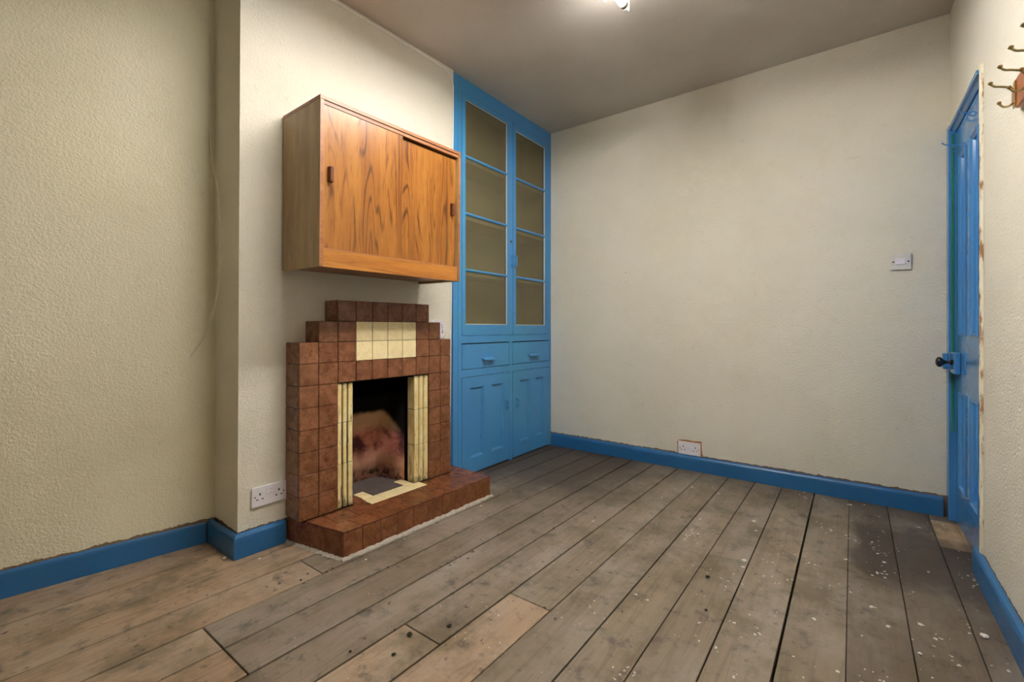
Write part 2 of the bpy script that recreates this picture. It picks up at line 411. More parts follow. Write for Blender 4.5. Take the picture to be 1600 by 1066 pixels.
# chimney breast in its own frame: x = out from the wall, y = along it
CY0, CY1, CD = -0.173, 1.043, -0.30
HY0, HY1, HZ = 0.205, 0.765, 0.72
bm = bmesh.new()
def q(*pts): bm.faces.new([bm.verts.new(p) for p in pts])
q((0, CY0, 0), (0, HY0, 0), (0, HY0, CEIL), (0, CY0, CEIL)); q((0, HY1, 0), (0, CY1, 0), (0, CY1, CEIL), (0, HY1, CEIL))
q((0, HY0, HZ), (0, HY1, HZ), (0, HY1, CEIL), (0, HY0, CEIL))
q((CD, CY0, 0), (0, CY0, 0), (0, CY0, CEIL), (CD, CY0, CEIL)); q((CD, CY1, 0), (0, CY1, 0), (0, CY1, CEIL), (CD, CY1, CEIL))
q((CD, CY0, 0), (CD, CY1, 0), (CD, CY1, CEIL), (CD, CY0, CEIL))
q((0, HY0, 0), (0, HY0, HZ), (CD + .01, HY0, HZ), (CD + .01, HY0, 0)); q((0, HY1, 0), (0, HY1, HZ), (CD + .01, HY1, HZ), (CD + .01, HY1, 0))
q((0, HY0, HZ), (0, HY1, HZ), (CD + .01, HY1, HZ), (CD + .01, HY0, HZ)); q((CD + .01, HY0, 0), (CD + .01, HY1, 0), (CD + .01, HY1, HZ), (CD + .01, HY0, HZ))
bmesh.ops.remove_doubles(bm, verts=bm.verts[:], dist=1e-5); shear_n(bm, 0.014, 0.5)
o = obj('wall_chimney_breast', bm, 'wall_cream', loc=P0); o.rotation_euler = (0, 0, PHI)
tag(o, 'cream chimney breast behind the tiled fireplace', 'wall', kind='structure')
RC = Matrix.Rotation(PHI, 4, 'Z')
def cw(n, y, z): return P0 + (RC @ Vector((n + 0.014 * (z - 0.5), y, z)))     # point on the chimney breast -> world

# ---------------------------------------------------------------- skirting boards
PROF = [(0, 0), (0.02, 0), (0.02, 0.078), (0.0185, 0.088), (0.014, 0.096), (0.007, 0.101), (0, 0.102)]
def skirting(name, label, a, b, mat='blue_skirting', ma=0.0, mb=0.0, h=1.0):
    """board against the line a->b, room on the left-hand side of the line; ma/mb extend the front edge at the ends"""
    a, b = Vector((*a, 0)), Vector((*b, 0)); t = (b - a).normalized(); n = Vector((-t.y, t.x, 0))
    bm = bmesh.new()
    A = [bm.verts.new(a + n * (p + .001) - t * ma * p + Vector((0, 0, z * h))) for p, z in PROF]
    B = [bm.verts.new(b + n * (p + .001) + t * mb * p + Vector((0, 0, z * h))) for p, z in PROF]
    bm.faces.new(A); bm.faces.new(B[::-1])
    for i in range(len(PROF)): bm.faces.new((A[i], B[i], B[(i + 1) % len(PROF)], A[(i + 1) % len(PROF)]))
    for f in bm.faces: f.smooth = False
    o = obj(name, bm, mat); tag(o, label, 'skirting board', kind='structure'); return o
c0 = cw(0, CY0, 0.05); c1 = cw(0, 0.02, 0.05); ca = Vector((alx(0.80), 0.80, 0))
skirting('baseboard_left', 'long blue skirting board under the recess wall', (ca.x, c0.y - 0.004), (alx(NEAR_Y), NEAR_Y), ma=-1.0)
skirting('baseboard_chimney_side', 'short blue skirting board on the side of the chimney breast', (c0.x, c0.y), (ca.x, c0.y - 0.002), ma=1.0, mb=-1.0)
skirting('baseboard_chimney_front', 'short blue skirting board under the double socket beside the fireplace', (c1.x, c1.y), (c0.x, c0.y), mb=1.0)
skirting('baseboard_back', 'long blue skirting board along the wall with the light switch', (0.372, BACK_Y), (-1.984, BACK_Y), h=0.97)
skirting('baseboard_right', 'blue skirting board running from the doorway along the right wall', (RIGHT_X, NEAR_Y), (RIGHT_X, 2.535))

# ---------------------------------------------------------------- tiled fireplace
fp = thing('tiled_fireplace', 'stepped brown and cream tiled fireplace with raised hearth', 'fireplace', P0, (0, 0, PHI))
COL = [0.024, 0.113, 0.208, 0.302, 0.393, 0.484, 0.577, 0.668, 0.760, 0.845, 0.926]
ROW = [0.1165, 0.221, 0.318, 0.418, 0.514, 0.612, 0.710, 0.808, 0.903, 1.000, 1.100]
HT = 0.115; FN = 0.128
# body behind the tiles, stepped outline with the fire opening left free
bm = bmesh.new(); e = 0.004
for (y0, y1, z0, z1) in [(COL[0], COL[2], HT, ROW[8]), (COL[8], COL[10], HT, ROW[8]), (COL[2], COL[8], ROW[6], ROW[8]),
                         (COL[1], COL[9], ROW[8], ROW[9]), (COL[2], COL[8], ROW[9], ROW[10])]:
    box(0.0, FN - 0.008, y0 + (e if y0 < .3 else 0), y1 - (e if y1 > .7 else 0), z0, z1 - e, bm)
obj('surround_core', bm, 'grout', fp)
TC = {}
def put_tile(name, mat, dims, loc, parent=fp, bev=0.0016):
    key = (mat, tuple(round(d, 3) for d in dims))
    if key not in TC:
        a, b, c = [d / 2 for d in dims]
        TC[key] = mesh_of(name, box(-a, a, -b, b, -c, c), mat, False, bev, 1)
    o = bpy.data.objects.new(name, TC[key]); o.location = loc
    return link(o, parent)
g = 0.0022
def face_tile(i, j, mat='brown_tile', name='brown_tile'):
    y0, y1, z0, z1 = COL[i], COL[i + 1], ROW[j], ROW[j + 1]
    put_tile(name, mat, (0.012, y1 - y0 - g, z1 - z0 - g), (FN - 0.006 + random.uniform(-.0006, .0006), (y0 + y1) / 2, (z0 + z1) / 2))
for j in range(0, 8):
    for i in (0, 1, 8, 9): face_tile(i, j)
for i in range(2, 8): face_tile(i, 6)
for j in (7, 8):
    for i in (1, 2, 3, 4, 5, 6, 7, 8):
        if j == 7 and i in (1, 8): continue
        if i in (3, 4, 5, 6): face_tile(i, j, 'cream_tile', 'cream_tile')
        else: face_tile(i, j)
for i in range(2, 8): face_tile(i, 9)
# side and top returns
for j in range(8):
    z0, z1 = ROW[j], ROW[j + 1]
    for ys in (COL[0] + 0.006, COL[10] - 0.006):
        put_tile('side_tile', 'brown_tile', (FN - 0.014, 0.012, z1 - z0 - g), ((FN - 0.014) / 2, ys, (z0 + z1) / 2))
for (i, j, s) in ((1, 8, 1), (9, 8, -1), (2, 9, 1), (8, 9, -1)):
    z0, z1 = ROW[j], ROW[j + 1]
    put_tile('side_tile', 'brown_tile', (FN - 0.014, 0.012, z1 - z0 - g), ((FN - 0.014) / 2, COL[i] + 0.006 * s, (z0 + z1) / 2))
for (i, j) in [(0, 8), (9, 8), (1, 9), (8, 9)] + [(k, 10) for k in range(2, 8)]:
    put_tile('top_tile', 'brown_tile', (FN - 0.014, COL[i + 1] - COL[i] - g, 0.010), ((FN - 0.014) / 2, (COL[i] + COL[i + 1]) / 2, ROW[j] - 0.005))
# fluted cream pilaster tiles, three to each side of the opening
def flute_mesh(y0, y1, h):
    wd = y1 - y0; pr = []; nfl = 3; gw = 0.0055; gd = 0.007; x1 = 0.118
    ys = [0.0]; pr.append((0.06, 0.0)); pr.append((x1 - 0.002, 0.0)); pr.append((x1, 0.002))
    for k in range(1, nfl):
        c = wd * k / nfl
        pr += [(x1, c - gw), (x1 - gd, c - gw * 0.4), (x1 - gd, c + gw * 0.4), (x1, c + gw)]
    pr += [(x1, wd - 0.002), (x1 - 0.002, wd), (0.06, wd)]
    return mesh_of('fluted_tile', prism(bmesh.new(), pr, 0, h), 'fluted_tile')
zs = [0.118, 0.326, 0.521, 0.708]
for (y0, y1) in ((COL[2] + 0.001, 0.289), (0.664, COL[8] - 0.001)):
    for k in range(3):
        o = bpy.data.objects.new('fluted_tile', flute_mesh(y0, y1, zs[k + 1] - zs[k] - 0.003))
        o.location = (random.uniform(-.001, .001), y0, zs[k]); link(o, fp)
obj('jamb_core', box(0.0, 0.112, COL[2] + .002, 0.2885, HT, ROW[6]), 'soot', fp)
obj('jamb_core', box(0.0, 0.112, 0.6645, COL[8] - .002, HT, ROW[6]), 'soot', fp)
# fireclay fireback: splayed cheeks, upright back, knee sloping forward, open throat above
bm = bmesh.new()
FB = [  # z, front n, back n, half width front, half width back
    (HT - .005, 0.03, -0.17, 0.188, 0.142), (0.30, 0.03, -0.18, 0.188, 0.145), (0.40, 0.03, -0.17, 0.188, 0.145),
    (0.50, 0.025, -0.11, 0.188, 0.148), (0.585, 0.02, -0.055, 0.188, 0.15), (0.60, 0.02, -0.07, 0.188, 0.155)]
yc = 0.477; rings = []
for z, nf, nb, hf, hb in FB:
    plan = [(nf, -hf), (nf * .5 + nb * .5, -hf * .6 - hb * .4 - .004), (nb + .006, -hb), (nb, -hb + .012), (nb, 0.0), (nb, hb - .012), (nb + .006, hb), (nf * .5 + nb * .5, hf * .6 + hb * .4 + .004), (nf, hf)]
    rings.append([bm.verts.new((a, yc + b, z)) for a, b in plan])
for A, B in zip(rings, rings[1:]):
    for k in range(len(A) - 1): bm.faces.new((A[k], A[k + 1], B[k + 1], B[k]))
o = obj('fireback', bm, 'fireclay', fp, True); tag(o, 'heat-reddened fireclay back with soot above')
sol = o.modifiers.new('s', 'SOLIDIFY'); sol.thickness = 0.012; sol.offset = 0
bm = bmesh.new()
for b_ in ((-0.285, -0.27, .21, .76, .0, .718), (-.27, 0.11, .21, .76, .7, .716), (-.27, 0.0, .208, .22, .0, .7), (-.27, 0.0, .752, .764, .0, .7), (-.27, .03, .22, .752, 0.0, HT - .012)):
    box(*b_, bm)
obj('smoke_chamber', bm, 'soot', fp)
# hearth: left side runs a little out of square
def yl(n): return 0.027 + 0.2 * n
HN, HR = 0.356, 1.022
bm = prism(bmesh.new(), [(0.0, yl(0) + .009), (HN - .006, yl(HN) + .009), (HN - .006, HR - .006), (0, HR - .006), (0, 0.70), (0.03, 0.70), (0.03, 0.29), (0, 0.29)], 0, HT - 0.006)
obj('hearth_core', bm, 'grout', fp)
def poly_tile(name, mat, poly, z0, z1, bev=0.0016):
    cx = sum(p[0] for p in poly) / len(poly); cy = sum(p[1] for p in poly) / len(poly)
    bm = prism(bmesh.new(), [(x - cx, y - cy) for x, y in poly], z0 - z1, 0)
    return obj(name, bm, mat, fp, False, bev, 1, (cx, cy, z1 + random.uniform(-.0004, .0004)))
NF = 10; fr = lambda n, k: yl(n) + (HR - yl(n)) * k / NF
N1 = HN - 0.098
for k in range(NF):                              # nosing row, its front tiles, and the row behind
    d = g / 2
    poly_tile('hearth_tile', 'hearth_tile', [(N1 + d, fr(N1, k) + d), (HN, fr(HN, k) + d), (HN, fr(HN, k + 1) - d), (N1 + d, fr(N1, k + 1) - d)], HT - .008, HT)
    y0, y1 = fr(HN, k) + d, fr(HN, k + 1) - d
    put_tile('hearth_tile', 'hearth_tile', (0.010, y1 - y0, HT - 0.012), (HN - 0.0052, (y0 + y1) / 2, (HT - 0.012) / 2 + .001))
CI0, CI1, CN = 0.352, 0.700, 0.184              # cream inlay before the fire opening
ys = [yl(FN), 0.13, 0.24, CI0]; ys2 = [CI1, 0.78, 0.865, 0.94, HR]
for A, n0, n1 in ((ys, FN + .001, N1), (ys2, FN + .001, N1)):
    for a, b in zip(A, A[1:]):
        aa0 = yl(n0) if a == ys[0] else a; aa1 = yl(n1) if a == ys[0] else a
        poly_tile('hearth_tile', 'hearth_tile', [(n0, aa0 + d), (n1 - d, aa1 + d), (n1 - d, b - d), (n0, b - d)], HT - .008, HT)
for k in range(4):
    a, b = CI0 + (CI1 - CI0) * k / 4, CI0 + (CI1 - CI0) * (k + 1) / 4
    poly_tile('hearth_tile', 'hearth_tile', [(CN + d, a + d), (N1 - d, a + d), (N1 - d, b - d), (CN + d, b - d)], HT - .008, HT)
    poly_tile('cream_tile', 'cream_tile', [(0.094 + d, a + d), (CN - d, a + d), (CN - d, b - d), (0.094 + d, b - d)], HT - .008, HT)
for a, b in ((CI0 + .01, CI0 + (CI1 - CI0) / 4 - .02), (CI1 - (CI1 - CI0) / 4 + .0, CI1 - .035)):
    poly_tile('cream_tile', 'cream_tile', [(0.004, a), (0.094 - d, a), (0.094 - d, b), (0.004, b)], HT - .008, HT)
for a, b in ((0.2895, CI0 + .009), (CI1 - .034, 0.663)):
    if b > a + .004: poly_tile('hearth_tile', 'hearth_tile', [(0.031, a), (FN, a), (FN, b), (0.031, b)], HT - .008, HT)
poly_tile('slate_tile', 'slate', [(0.004, 0.425), (0.092, 0.425), (0.092, 0.61), (0.004, 0.61)], HT - .010, HT - .001)
poly_tile('slate_tile', 'slate', [(-0.19, 0.34), (0.0, 0.30), (0.0, 0.66), (-0.19, 0.61)], HT - .012, HT - .004)
put_tile('hearth_tile', 'hearth_tile', (FN - 0.004, HR - 0.932, 0.008), (FN / 2, (HR + 0.932) / 2, HT - .004))
for a, b in ((0.0, 0.125), (0.125, 0.24), (0.24, HN - .001)):   # left side tiles follow the skewed edge
    poly_tile('hearth_tile', 'hearth_tile', [(a + d, yl(a) + .0), (b - d, yl(b)), (b - d, yl(b) + .01), (a + d, yl(a) + .01)], 0.001, HT - .010)
for a, b in ((0.0, 0.125), (0.125, 0.24), (0.24, HN - .011)):
    poly_tile('hearth_tile', 'hearth_tile', [(a + d, HR - .01), (b - d, HR - .01), (b - d, HR), (a + d, HR)], 0.001, HT - .010)
# crumbled mortar fillet along the foot of the hearth
bm = bmesh.new(); random.seed(3); N = 60; top, bot = [], []
for k in range(N + 1):
    y = yl(HN) - .01 + (HR + .02 - yl(HN)) * k / N
    wv = 0.012 + 0.012 * random.random(); hz = 0.006 + 0.006 * random.random()
    top.append(bm.verts.new((HN + .0005, y, hz))); bot.append(bm.verts.new((HN + wv, y, 0.0006)))
for k in range(N): bm.faces.new((top[k], bot[k], bot[k + 1], top[k + 1]))
obj('mortar_fillet', bm, 'mortar', fp)
bm = bmesh.new(); top, bot = [], []
for k in range(31):
    n = HN * k / 30; top.append(bm.verts.new((n, yl(n) - .0005, 0.005 + .005 * random.random()))); bot.append(bm.verts.new((n, yl(n) - .01 - .016 * random.random(), 0.0006)))
for k in range(30): bm.faces.new((top[k], bot[k], bot[k + 1], top[k + 1]))
obj('mortar_fillet', bm, 'mortar', fp)
random.seed(11)

# ---------------------------------------------------------------- wall cabinet
wc = thing('wall_cabinet', 'wood-effect wall cabinet with two sliding doors above the fireplace', 'cabinet', cw(0.002, 0.0, 1.222), (0, 0.014, PHI))
CW, CDp, CH, th = 0.788, 0.330, 0.692, 0.016
x0 = 0.006
obj('side_panel', box(x0, CDp, 0, th, 0, CH - th), 'teak_side', wc, bevel=.0008, seg=1)
obj('side_panel', box(x0, CDp, CW - th, CW, 0, CH - th), 'teak_side', wc, bevel=.0008, seg=1)
obj('top_panel', box(x0, CDp, 0, CW, CH - th + .0005, CH), 'teak_edge', wc, bevel=.0008, seg=1)
obj('bottom_panel', box(x0, CDp - 0.02, th + .0005, CW - th - .0005, 0.012, 0.012 + th), 'teak_edge', wc, bevel=.0008, seg=1)
obj('back_panel', box(x0, x0 + .006, th + .0005, CW - th - .0005, 0.012 + th, CH - th), 'cupboard_dark', wc)
for a, b, y in ((CDp - .001, CDp + .0012, 0.0), (CDp - .001, CDp + .0012, CW - th)):
    obj('edge_strip', box(a, b, y + .0005, y + th - .0005, 0.001, CH - th - .001), 'teak_edge', wc)
obj('bottom_rail', box(CDp - .018, CDp - .002, th + .0008, CW - th - .0008, 0.0, 0.072), 'teak_rail', wc, bevel=.0008, seg=1)
obj('door_track', box(CDp - .045, CDp - .003, th + .0008, CW - th - .0008, 0.0725, 0.079), 'teak_edge', wc)
obj('door_track', box(CDp - .045, CDp - .003, th + .0008, CW - th - .0008, CH - th - .016, CH - th - .0006), 'teak_edge', wc)
obj('track_gap', box(CDp - .044, CDp - .0024, th + .001, CW - th - .001, CH - th - .0024, CH - th - .0004), 'dark_gap', wc)
dz0, dz1 = 0.0795, CH - th - .017
d1 = obj('sliding_door', box(-.0055, .0055, 0, 0.395, 0, dz1 - dz0), 'teak_door', wc, bevel=.0006, seg=1, loc=(CDp - .0115, th + .001, dz0))
d2 = obj('sliding_door', box(-.0055, .0055, 0, CW - th - .001 - 0.385, 0, dz1 - dz0 - 0.007), 'teak_door', wc, bevel=.0006, seg=1, loc=(CDp - .0265, 0.385, dz0))
for d_, y in ((d1, 0.028), (d2, CW - th - 0.385 - 0.030)):
    bm = prism(bmesh.new(), [(0.0056, -.009), (.024, -.0075), (.026, -.004), (.026, .005), (.023, .009), (0.0056, .010)], -0.031, 0.031)
    obj('handle', bm, 'handle_brown', d_, bevel=.0012, seg=1, loc=(0, y, 0.30))

bm = bmesh.new()
for k in range(20):
    a, b = 2 * PI * k / 20, 2 * PI * (k + .92) / 20
    bm.faces.new([bm.verts.new((0.0057, math.cos(t_) * r_ * .85, math.sin(t_) * r_)) for t_, r_ in ((a, .0125), (b, .0125), (b, .0138), (a, .0138))])
for (ya, za, yb_, zb) in ((-.004, .006, .005, .007), (-.005, -.004, .005, -.006), (-.001, .006, .001, -.004)):
    bm.faces.new([bm.verts.new((0.0057, *p_)) for p_ in ((ya, za), (yb_, zb), (yb_, zb - .0014), (ya, za - .0014))])
o = obj('ink_mark', bm, 'handle_brown', d1, loc=(0, 0.036, 0.235)); o['kind'] = 'stuff'; o['label'] = 'small round brown mark'

# ---------------------------------------------------------------- built-in cupboard
cb = thing('built_in_cupboard', 'tall blue built-in cupboard with glazed doors, drawers and panelled doors', 'cupboard', (-2.003, 2.047, 0))
cb.scale = (1, (BACK_Y - 2.047) / (BACK_Y - 2.03), 1)
Y = lambda y: y - 2.03
W_ = BACK_Y - 2.03 - .001; FD = -0.026          # frame depth behind its face at x = 0
bm = bmesh.new()
for (y0, y1, z0, z1) in ((0, Y(2.108), 0, CEIL - .001), (Y(3.166), W_, 0, 0.92), (Y(3.138), W_, 0.92, CEIL - .001), (Y(2.108), Y(3.138), 2.488, CEIL - .001),
                         (Y(2.108), Y(3.138), 0.868, 0.916), (Y(3.138), Y(3.166), .868, .92), (Y(2.108), Y(3.166), 0.648, 0.696), (Y(2.618), Y(2.658), 0.0, 0.648), (Y(2.618), Y(2.658), 0.696, 0.868)):
    box(FD, 0.0, y0, y1, z0, z1, bm)
for (y0, y1, z0, z1) in ((Y(2.10), Y(2.122), .9, 2.5), (Y(3.126), Y(3.145), .9, 2.5), (Y(2.655), Y(2.673), .92, 2.48), (Y(2.12), Y(3.13), 2.474, 2.5), (Y(2.12), Y(3.13), .90, .93)):
    box(FD - .014, FD - .0005, y0, y1, z0, z1, bm)
obj('face_frame', bm, 'blue_gloss', cb, bevel=0.0)
bm = tube([(0.0005, 0.046, 0.002), (0.0005, 0.046, CEIL - .002)], 0.0022, n=6)
obj('frame_bead', bm, 'blue_gloss', cb)
obj('frame_return', box(-0.055, FD - .0005, 0.0, 0.02, 0, CEIL - .001), 'blue_gloss', cb)
# carcass: cream inside upper part with shelves behind the glazing bars
BK = -0.30
obj('back_board', box(BK, BK + .012, .035, W_ - .001, 0.9, CEIL - .002), 'cupboard_inside', cb)
for a, b in ((0.035, 0.05), (W_ - .017, W_ - .002)):
    obj('inner_side', box(BK + .0125, FD - .0006, a, b, 0.9, CEIL - .002), 'cupboard_inside', cb)
for z in (0.90, 1.33, 1.70, 2.08):
    obj('shelf', box(BK + .013, FD - .035, 0.0505, W_ - .0175, z - .009, z + .009), 'cupboard_inside', cb)
obj('lower_carcass', box(BK, FD - .03, 0.035, W_ - .002, 0.0, 0.885), 'cupboard_dark', cb)

def glazed_door(y0, y1, gy0, gy1, z0, z1, gz0, gz1, bars, hinge_left):
    g_ = 0.003; dn = 0.0015
    bm = bmesh.new(); x1, x0_ = dn, dn - 0.024
    a0, a1, b0, b1 = y0 + g_, y1 - g_, z0 + g_, z1 - g_
    for (p, q_, r, s) in ((a0, gy0, b0, b1), (gy1, a1, b0, b1), (gy0, gy1, b0, gz0), (gy0, gy1, gz1, b1)):
        box(x0_, x1, p - a0, q_ - a0, r - b0, s - b0, bm)
    d_ = obj('glazed_door', bm, 'blue_gloss', cb, loc=(0, Y(a0), b0))
    zz = [gz0] + bars + [gz1]
    for z in bars:
        bm = prism(bmesh.new(), [(x1 - .016, -.009), (x1 - .006, -.009), (x1 - .001, -.004), (x1 - .001, .004), (x1 - .006, .009), (x1 - .016, .009)], gy0 - a0 + .0005, gy1 - a0 - .0005, 'y')
        obj('glazing_bar', bm, 'blue_gloss', d_, loc=(0, 0, z - b0))
    for za, zb in zip(zz, zz[1:]):
        o_ = za + (.0095 if za in bars else .0006); p_ = zb - (.0095 if zb in bars else .0006)
        obj('pane', box(x1 - .014, x1 - .011, gy0 - a0 + .0006, gy1 - a0 - .0006, o_ - b0, p_ - b0), 'dusty_glass', d_)
    # cream putty line round the glass
    bm = bmesh.new(); w2 = 0.004
    for (p, q_, r, s) in ((gy0, gy1, gz0, gz0 + w2), (gy0, gy1, gz1 - w2 * .6, gz1), (gy1 - w2 * .6, gy1, gz0, gz1)):
        box(x1 - .0108, x1 - .003, p - a0 + .0003, q_ - a0 - .0003, r - b0 + .0003, s - b0 - .0003, bm)
    obj('putty_line', bm, 'plaster_white', d_)
    hy = (a0 if hinge_left else a1) - a0
    for hz in (0.16, b1 - b0 - 0.14):
        obj('hinge', tube([(x1 + .001, hy, hz - .045), (x1 + .001, hy, hz + .045)], 0.004, n=8), 'blue_gloss', d_)
    return d_, a0, b0, a1
def d_pull(parent, x, y, z, h=0.062, vertical=True, depth=0.022, wd=0.010):
    pr = [(0, -h / 2), (depth, -h / 2), (depth, h / 2), (0, h / 2), (0, h / 2 - .009), (depth - .007, h / 2 - .009), (depth - .007, -h / 2 + .009), (0, -h / 2 + .009)]
    bm = prism(bmesh.new(), pr, -wd / 2, wd / 2, 'y')
    box(-.0001, .003, -wd * .8, wd * .8, -h / 2 - .008, h / 2 + .008, bm)
    return obj('handle', bm, 'blue_gloss', parent, loc=(x, y, z))
BARS = [1.345, 1.712, 2.085]
dl, a0, b0, a1 = glazed_door(2.108, 2.664, 2.145, 2.595, 0.916, 2.488, 0.990, 2.450, BARS, True)
d_pull(dl, 0.0016, a1 - a0 - .018, 1.46 - b0, 0.075)
o = obj('escutcheon', tube([(0.0012, 0, 0), (0.010, 0, 0)], 0.009, n=12), 'screw_metal', dl, loc=(0, 2.638 - a0, 1.60 - b0))
dr, a0, b0, a1 = glazed_door(2.664, 3.138, 2.702, 3.105, 0.916, 2.488, 0.988, 2.436, BARS, False)
d_pull(dr, 0.0016, .018, 1.46 - b0, 0.075)
for (y0, y1) in ((2.108, 2.618), (2.658, 3.166)):
    bm = box(-.02, 0.001, 0.003, y1 - y0 - .003, 0.003, 0.164)
    d_ = obj('drawer', bm, 'blue_gloss', cb, bevel=.0008, seg=1, loc=(0, Y(y0), 0.696))
    m = (y1 - y0) / 2 + 0.01
    pr = [(0.0012, .013), (0.010, .012), (.026, .004), (.027, -.002), (.022, -.004), (.009, .004), (0.0012, .004)]
    bm = prism(bmesh.new(), pr, -0.062, 0.062, 'y')
    obj('handle', bm, 'blue_gloss', d_, loc=(0, m, 0.055))
def panel_door(y0, y1, z0, z1, panels, hy):
    g_ = 0.003; a0, b0 = y0 + g_, z0 + g_; a1, b1 = y1 - g_, z1 - g_
    bm = bmesh.new(); x1 = 0.001; xb = -.021
    (p0, p1), (q0, q1) = panels; pz0, pz1 = 0.108, 0.578
    for (p, q_, r, s) in ((a0, p0, b0, b1), (p1, q0, b0, b1), (q1, a1, b0, b1), (p0, p1, b0, pz0), (p0, p1, pz1, b1), (q0, q1, b0, pz0), (q0, q1, pz1, b1)):
        box(xb, x1, p - a0, q_ - a0, r - b0, s - b0, bm)
    d_ = obj('panelled_door', bm, 'blue_gloss', cb, loc=(0, Y(a0), b0))
    for (p, q_) in panels:
        bm = bmesh.new(); e = .0003
        def ring(off, x): return [bm.verts.new((x, yy - a0, zz - b0)) for yy, zz in ((p + e + off, pz0 + e + off), (q_ - e - off, pz0 + e + off), (q_ - e - off, pz1 - e - off), (p + e + off, pz1 - e - off))]
        R = [ring(0, -.018), ring(0, -0.0005), ring(.006, -.0005), ring(.012, -.007), ring(.016, -.007), ring(.017, -.011)]
        for A, B in zip(R, R[1:]):
            for k in range(4): bm.faces.new((A[k], A[(k + 1) % 4], B[(k + 1) % 4], B[k]))
        bm.faces.new(R[-1]); bm.faces.new(R[0][::-1])
        obj('panel', bm, 'blue_gloss', d_)
    d_pull(d_, 0.0011, hy - a0, 0.415 - b0, 0.058)
    hinge = a0 if hy > (y0 + y1) / 2 else a1
    for hz in (0.13, b1 - b0 - 0.11):
        obj('hinge', tube([(x1 + .001, hinge - a0, hz - .035), (x1 + .001, hinge - a0, hz + .035)], 0.0035, n=8), 'blue_gloss', d_)
panel_door(2.108, 2.618, 0.010, 0.648, ((2.188, 2.330), (2.410, 2.553)), 2.588)
panel_door(2.658, 3.166, 0.006, 0.648, ((2.750, 2.884), (2.963, 3.085)), 2.706)

# ---------------------------------------------------------------- door on the right wall
dt = thing('door_1', 'blue four-panel door with black knob and wire coat hooks', 'door', (RIGHT_X, DY0, 0), kind='structure')
LX = 0.012                                       # leaf face, just behind the plaster face
LY0, LY1, LZ0, LZ1 = 0.025, 0.632, 0.012, 1.935
bm = bmesh.new()
box(-0.014, 0.10, 0.640, 0.6985, 0, 1.985, bm)
obj('door_jamb', bm, 'blue_door', dt, bevel=.002, seg=1)
obj('door_jamb', box(0.012, 0.10, 0.0005, 0.020, 0, 1.945), 'blue_door', dt)
pr = [(0.10, 1.945), (0.010, 1.945), (0.004, 1.950), (-.002, 1.957), (-.012, 1.960), (-.014, 1.966), (-.014, 1.974), (0.10, 1.974)]
obj('door_head', prism(bmesh.new(), pr, 0.0008, 0.6395, 'y'), 'blue_door', dt)
obj('old_paint_edge', box(-0.004, 0.006, 0.6372, 0.6396, 0.45, 1.94), 'green_paint', dt)
leaf_pan = [(0.115, 0.275, 0.20, 0.66), (0.375, 0.535, 0.20, 0.66), (0.115, 0.275, 0.93, 1.80), (0.375, 0.535, 0.93, 1.80)]
bm = bmesh.new()
ysb = [LY0, 0.115, 0.275, 0.375, 0.535, LY1]; zsb = [LZ0, 0.20, 0.66, 0.93, 1.80, LZ1]
for i in range(5):
    for j in range(5):
        if i in (1, 3) and j in (1, 3): continue
        box(LX, LX + 0.035, ysb[i], ysb[i + 1], zsb[j], zsb[j + 1], bm)
bmesh.ops.remove_doubles(bm, verts=bm.verts[:], dist=1e-5)
leaf = obj('door_leaf', bm, 'blue_door', dt)
for (p, q_, r, s) in leaf_pan:
    bm = bmesh.new()
    def ring(off, x): return [bm.verts.new((x, yy, zz)) for yy, zz in ((p + off, r + off), (q_ - off, r + off), (q_ - off, s - off), (p + off, s - off))]
    R = [ring(.0004, LX + .03), ring(.0004, LX - .004), ring(.005, LX - .006), ring(.012, LX + .001), ring(.018, LX + .003), ring(.022, LX + .012)]
    for A, B in zip(R, R[1:]):
        for k in range(4): bm.faces.new((A[k], A[(k + 1) % 4], B[(k + 1) % 4], B[k]))
    bm.faces.new(R[-1]); bm.faces.new(R[0][::-1])
    obj('panel', bm, 'blue_door', leaf)
lk = obj('rim_lock', box(-0.022, 0.0, -0.075, 0.05, -0.055, 0.05), 'blue_door', leaf, bevel=.004, seg=2, loc=(LX - .0004, 0.578, 0.80))
obj('lock_keep', box(-0.020, -0.0005, 0.0, 0.035, -0.04, 0.04), 'blue_door', dt, bevel=.003, seg=1, loc=(-0.0142, 0.642, 0.80))
prf = [(0.0, 0.013), (0.008, 0.012), (0.010, 0.0065), (0.022, 0.007), (0.030, 0.014), (0.036, 0.021), (0.044, 0.025), (0.050, 0.023), (0.056, 0.015), (0.058, 0.004)]
o = obj('knob', tube([(-0.0225 - a * 1.05, 0, 0) for a, r in prf], 1, n=18, radii=[r * 1.05 for a, r in prf]), 'black_knob', lk, True, loc=(0, -.02, 0.0))
o['label'] = 'dark turned door knob'
for yh in (0.575, 0.155):
    pts = smooth_path([(0.0, 0.004, -.028), (-.006, 0.004, -.030), (-.020, 0.003, -.028), (-.030, 0.002, -.012), (-.020, 0, .004), (-.008, 0, .004), (-.002, 0, -.004), (-.012, -.002, -.012), (-.030, -.004, 0.004), (-.046, -.005, .010), (-.058, -.006, 0.022)], 5)
    obj('coat_hook', tube(pts, 0.0026, n=8), 'blue_door', leaf, True, loc=(LX - .001, yh, 1.862))
